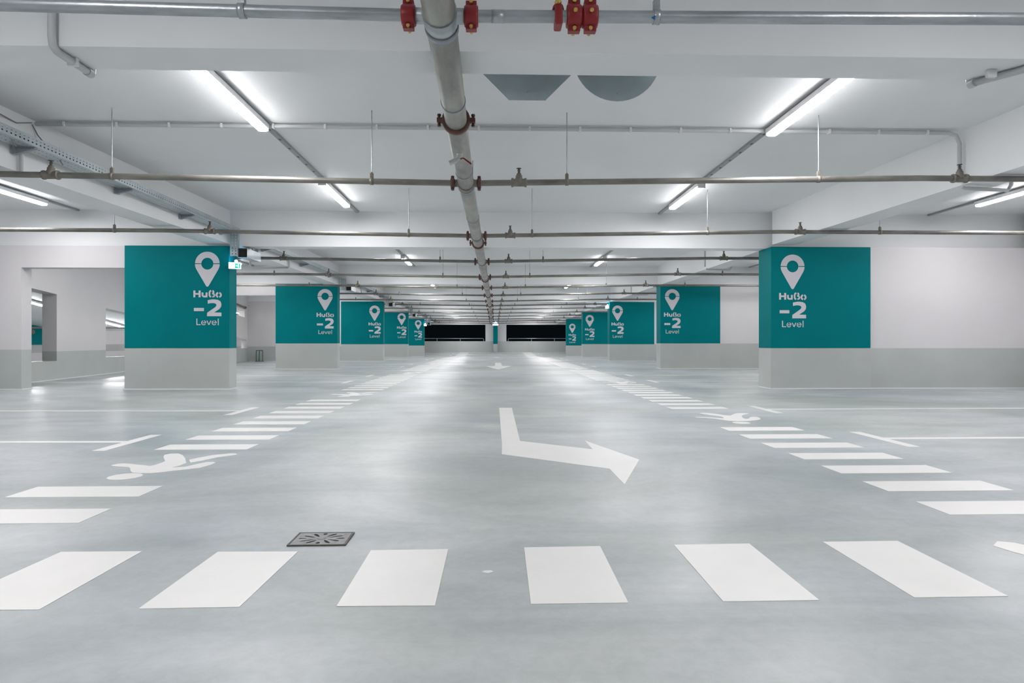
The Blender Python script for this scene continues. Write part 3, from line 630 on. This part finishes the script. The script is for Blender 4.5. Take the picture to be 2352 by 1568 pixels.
SPR = {1: [-4.43, 0.258, 4.86], 2: [-8.6, -4.284, 0.253, 4.753], 3: [-8.5, -4.2, 0.30, 4.70], 4: [-8.4, -4.10, 0.305, 4.645], 5: [-8.4, -4.06, 0.34, 4.6]}
HNG = {0: [-1.236, 0.815], 1: [-3.83, -1.238, 0.749, 3.366], 2: [-5.70, -1.293, 0.587, 3.301, 6.011], 3: [-1.08, 1.0], 4: [-5.44, -1.27, 0.905, 5.79]}
for i, y in enumerate(PY):
    mx = main_x(y); mz = main_z(y); near = i == 0; mt = M['galv'] if near else M['dull']
    sl, sr = (0.011, 0.010) if near else (0.0125, 0.0185)
    def pz(x): return mz + (min(-(x - mx), 4.7) * sl if x < mx else min(x - mx, 4.7) * sr)
    lab = 'bright galvanised sprinkler pipe nearest the camera, with red couplings and brass valves' if near else f'weathered sprinkler branch pipe, {ORD[i]} across the ceiling from the camera'
    t = thing('sprinkler_pipe', lab, 'pipe', (mx, y, mz), 'sprinkler branch pipes')
    xo = 9.6; xl = 6.45 if i in (3, 4, 6, 7) else xo
    m = MB()
    for s in (-1, 1):
        m.tube([(mx + s * 0.06, y, mz), (mx + s * 0.3, y, pz(mx + s * .3)), (mx + s * 4.7, y, pz(mx + s * 4.7)), (s * xo if s > 0 else -xl, y, pz(s * xo))], 0.030, 14)
    m.build('pipe', mt, t, None, t.location)
    mt2 = M['galv'] if near else M['dull2']
    st = MB().lathe([(0.034, -0.135), (0.038, -0.13), (0.038, 0.13), (0.034, 0.135)], (mx, y, mz), 'x', 14)
    st.tube([(mx, y - 0.05, mz), (mx, y + 0.05, mz)], 0.088, 18); st.build('saddle', mt2, t, None, t.location)
    for s in (-1, 1):
        c, bl = CR if near else CB
        xx = mx + s * (0.155 if near else 0.135)
        q = link('coupling', c, t, (xx - mx, 0, 0)); link('coupling_bolts', bl, q)
    hs = HNG.get(i, [-5.5, -1.25 + 0.15 * (i % 2), 0.75 + 0.2 * (i % 2), 3.4, 5.8] if i % 2 else [-3.3, -1.1, 0.95, 3.3])
    for x in hs:
        if x < -xl: continue
        z = pz(x) - mz
        q = link('hanger_clamp', CLG if near else CL, t, (x - mx, 0, z))
        if abs(x) < 5.2 or abs(x) > 5.65:
            top = CZ + zc(y); r = MB().tube([(x, y, pz(x) + 0.09), (x, y, top)], 0.0055, 6); r.build('hanger_rod', M['galv'], t, None, t.location)
    for x in SPR.get(i, [-8.4, -4.1, 0.33, 4.6] if i else []):
        if x < -xl: continue
        q = link('tee_fitting', TEE, t, (x - mx, 0, pz(x) - mz)); link('sprinkler_head', HEAD, q)
    if near:
        for x in (0.40, 0.48):
            q = link('coupling', CR[0], t, (x - mx, 0, pz(x) - mz)); q.scale = (1.1, 1, 1.12); link('coupling_bolts', CR[1], q)
        m = MB(); m.lathe([(0.034, -0.022), (0.04, -0.02), (0.04, 0.02), (0.034, 0.022)], (0.44, y, pz(.44)), 'x', 14)
        m.build('red_nipple', M['red'], t, None, t.location)
        m = MB(); m.cbox(0.302, 0.340, y - 0.045, y + 0.045, pz(.32) - 0.055, pz(.32) + 0.04, 0.008); m.lathe([(0.03, 0.035), (0.026, 0.052)], (0.321, y, pz(.32)), 'z', 12)
        m.build('tapping_clamp', M['red'], t, None, t.location)
        m = MB(); m.lathe([(0.013, 0.05), (0.013, 0.06), (0.018, 0.062), (0.018, 0.075), (0.012, 0.08), (0.012, 0.10), (0.02, 0.105), (0.015, 0.125)], (0.321, y, pz(.32)), 'z', 10)
        m.build('brass_cock', M['brass'], t, None, t.location)
        m = MB(); m.lathe([(0.03, -0.02), (0.04, -0.012), (0.04, 0.012), (0.03, 0.02)], (0.321, y, pz(.32) + 0.16), 'y', 16); m.build('pressure_gauge', M['red'], t, None, t.location)
        for x in (0.40, 0.48):
            MB().lathe([(0.008, -0.052), (0.011, -0.05), (0.011, -0.04), (0.007, -0.038)], (x, y - 0.02, pz(x)), 'y', 8).build('brass_plug', M['brass'], t, None, t.location)
        tg = MB().prism([[(0.780, mz - .01), (0.80, mz + 0.002), (0.797, mz - 0.022)]], lambda u, v, d: (u, y - 0.034 - d, v), 0, 0.002); tg.build('blue_tag', M['blue'], t, None, t.location)
        MB().lathe([(0.0305, -0.03), (0.0315, -0.03), (0.0315, 0.03), (0.0305, 0.03)], (0.02, y, pz(.02)), 'x', 14).build('pipe_seam', M['galv'], t, None, t.location)

# main pipe down the lane
t = thing('main_pipe', 'thick dirty grey main pipe hanging down the length of the lane ceiling', 'pipe', (-0.27, 3.0, 2.468))
yy = [-3 + 1.5 * i for i in range(34)]
m = MB().tube([(main_x(y), y, main_z(y)) for y in yy if y <= 46.5], 0.080, 24); m.build('pipe', M['main'], t, None, t.location)
R_ = 0.082
def ring(y, kind):
    x, z = main_x(y), main_z(y)
    m = MB()
    if kind == 'coupling':
        m.lathe([(R_, -0.028), (R_ + .014, -0.028), (R_ + .022, -0.018), (R_ + .022, 0.018), (R_ + .014, 0.028), (R_, 0.028)], (x, y, z), 'y', 24)
        m.cbox(x - R_ - 0.058, x + R_ + 0.058, y - 0.02, y + 0.02, z - 0.018, z + 0.018, 0.005)
        o = m.build('coupling', M['rust'], t, None, t.location)
        n = MB()
        for s in (-1, 1): n.lathe([(0.013, -0.045), (0.013, -0.028), (0.009, -0.028), (0.009, 0.03), (0.014, 0.03), (0.014, 0.045)], (x + s * (R_ + 0.042), y, z), 'z', 8)
        n.build('coupling_bolts', M['rust'], o, None, t.location)
    else:
        m.lathe([(R_, -0.012), (R_ + .003, -0.012), (R_ + .003, 0.012), (R_, 0.012)], (x, y, z), 'y', 24)
        m.tube([(x, y, z + R_), (x, y, CZ + zc(y))], 0.006, 6)
        m.build('ring_hanger', M['brk'], t, None, t.location)
for y in (4.62, 10.35, 16.2, 22.0, 27.7, 33.4, 39.2): ring(y, 'coupling')
for y in (2.0, 4.25, 5.98, 8.2, 13.6, 18.0, 21.0, 24.2, 29.4, 32.6, 36.0, 41.0, 44.0): ring(y, 'hanger')
for y in PY:
    x, z = main_x(y), main_z(y); m = MB()
    m.lathe([(R_, -0.02), (R_ + .006, -0.02), (R_ + .006, 0.02), (R_, 0.02)], (x, y + 0.1, z), 'y', 20)
    m.build('saddle_strap', M['brk'], t, None, t.location)
# drain cock under the main pipe
y = 5.18; x, z = main_x(y), main_z(y)
m = MB().tube([(x - 0.0, y, z - 0.07), (x - 0.01, y, z - 0.11), (x - 0.045, y, z - 0.14)], 0.018, 10)
m.lathe([(0.012, -0.1), (0.024, -0.095), (0.026, -0.07), (0.016, -0.065)], (x, y, z), 'z', 10)
m.tube([(x - 0.03, y, z - 0.13), (x - 0.085, y, z - 0.155)], 0.021, 12); o = m.build('drain_cock', M['conduit'], t, None, t.location)
m = MB().tube([(x + 0.0, y, z - 0.118), (x + 0.03, y - .01, z - 0.115), (x + 0.095, y - .02, z - 0.165)], [0.006, 0.006, 0.007], 8); m.build('red_lever', M['red'], o, None, t.location)

# ------------------------------------------------------------------ road signs seen from behind on the nearest beam
for lab, nm, c, r, n, ph in (('octagonal traffic sign seen from its grey back, hung behind the nearest beam', 'octagonal_sign', (0.223, 4.2, 2.755), 0.294 / cos(pi / 8), 8, pi / 8), ('round traffic sign seen from its dark grey back, hung behind the nearest beam', 'round_sign', (0.824, 4.2, 2.755), 0.294, 48, 0)):
    t = thing(nm, lab, 'traffic sign', c)
    MB().prism([[(r * cos(2 * pi * i / n + ph), r * sin(2 * pi * i / n + ph)) for i in range(n)]], lambda u, v, d: (u, d, v), 0, 0.004).build('plate', M['signback'], t)
    MB().prism([[((r - .008) * cos(2 * pi * i / n + ph), (r - .008) * sin(2 * pi * i / n + ph)) for i in range(n)]], lambda u, v, d: (u, d, v), 0.0045, 0.0055).build('front_face', M['signred'], t)
    m = MB()
    for z in (-0.03, 0.17): m.box(-0.02, 0.02, -0.165, -0.002, z - 0.01, z + 0.01)
    m.build('bracket', M['brk'], t)
    MB().lathe([(0.004, -0.004), (0.004, 0.0)], (0, 0, -0.24), 'y', 8).build('rivet', M['galv'], t)

# ------------------------------------------------------------------ exit lights
def exit_light(label, x, y, z, rz, s=1.0, full=True):
    t = thing('exit_light', label, 'exit light', (x, y, z), 'emergency exit lights', rz)
    MB().cbox(-0.105 * s, 0.105 * s, -0.02, 0.03, -0.06 * s, 0.06 * s, 0.008).build('housing', M['plastic'], t)
    p = MB().cbox(-0.098 * s, 0.098 * s, -0.026, -0.021, -0.053 * s, 0.053 * s, 0.002).build('lit_panel', M['exitlit'], t)
    if full:
        m = MB(); fn = lambda u, v, d: (u, -0.027 - d, v)
        m.prism([quad(0.0, 0.085, -0.045, 0.04)], fn, 0, 0.001); m.build('green_pictogram', M['exitgreen'], p)
        m = MB(); m.prism([[(0.05, -0.03), (0.062, -0.03), (0.062, 0.03), (0.05, 0.03)]], fn, 0.0012, 0.002)
        m.prism([[(0.012, 0.0), (0.03, 0.016), (0.03, 0.006), (0.045, 0.006), (0.045, -0.006), (0.03, -0.006), (0.03, -0.016)]], fn, 0.0012, 0.002); m.build('white_arrow', M['exitlit'], p)
    s = s if full else 0.9
    m = MB().lathe([(0.022 * s, 0.0), (0.026 * s, 0.015 * s), (0.022 * s, 0.034 * s), (0.01 * s, 0.042 * s)], (0.02, 0.0, 0.062 * s if full else 0.13), 'z', 14); m.build('led_bulb', M['led'], t)
    MB().box(0.0, 0.04, 0.0, 0.03, 0.055 * s, 0.065 * s if full else 0.135).build('bulb_socket', M['plastic'], t)
    return t
exit_light('lit green and white exit light on the lane edge of the nearest ramp side column', -4.60, 11.36, 2.20, math.radians(24), 1.0)
exit_light('lit exit light on the edge of the third wall side column', 4.98, 27.55, 2.36, math.radians(-60), 1.1)
exit_light('tiny lit exit light on the edge of the farthest ramp side column', -4.70, 43.45, 1.98, math.radians(50), 1.2)
exit_light('wide lit exit light on top of the narrow end column', 0.142, 50.915, 2.27, 0, 2.2, False)

# ------------------------------------------------------------------ bits in the ramp side bays
t = thing('pipe_end', 'brown pipe with a round end poking through the nearer side wall opening', 'pipe', (-10.3, 14.6, 1.1))
MB().tube([(-14.5, 14.4, 1.085), (-10.28, 14.3, 1.07)], 0.035, 12).build('pipe', M['dull'], t, None, t.location)
MB().lathe([(0.05, -0.04), (0.055, 0.0), (0.05, 0.04)], (-10.24, 14.3, 1.07), 'x', 14).build('cap', M['dull2'], t, None, t.location)
tag(MB().tube([(-16.1, 19.8, 1.28), (-11.4, 20.1, 1.28)], 0.03, 10).build('far_pipe', M['dull']), 'dull pipe crossing the farther side wall opening', 'pipe')
tag(MB().tube([(-13.6, 20.9, 1.70), (-13.6, 20.9, 1.12), (-13.6, 21.7, 1.0), (-13.6, 21.75, 0.82), (-13.6, 22.2, 0.78)], 0.02, 8).build('bent_conduit', M['seal']), 'white bent conduit seen through the farther side wall opening', 'conduit')
t = thing('sloping_pipe', 'grey sloping pipe on the ramp wall seen between the first two columns', 'pipe', (-10.45, 26, 2.5))
MB().tube([(-10.55, 22.0, 2.86), (-10.55, 27.1, 2.30)], 0.035, 12).build('pipe', M['dull'], t, None, t.location)
MB().lathe([(0.055, -0.04), (0.06, 0.0), (0.055, 0.04)], (-10.545, 27.12, 2.295), 'y', 14).build('flange', M['dull2'], t, None, t.location)
t = thing('hose_frame', 'small dark and green standpipe frame against the grey dado between two columns', 'standpipe', (-10.0, 27.35, 0))
m = MB()
for x in (-10.17, -10.03, -9.90): m.tube([(x, 27.35, 0.0), (x, 27.35, 0.47)], 0.014, 8)
m.tube([(-10.17, 27.35, 0.47), (-9.90, 27.35, 0.47)], 0.014, 8); m.box(-10.2, -9.85, 27.3, 27.4, 0, 0.02); m.build('frame', M['dark'], t, None, t.location)
MB().lathe([(0.03, 0.02), (0.03, 0.12), (0.018, 0.14), (0.018, 0.4)], (-10.03, 27.32, 0), 'z', 10).build('green_riser', M['green'], t, None, t.location)
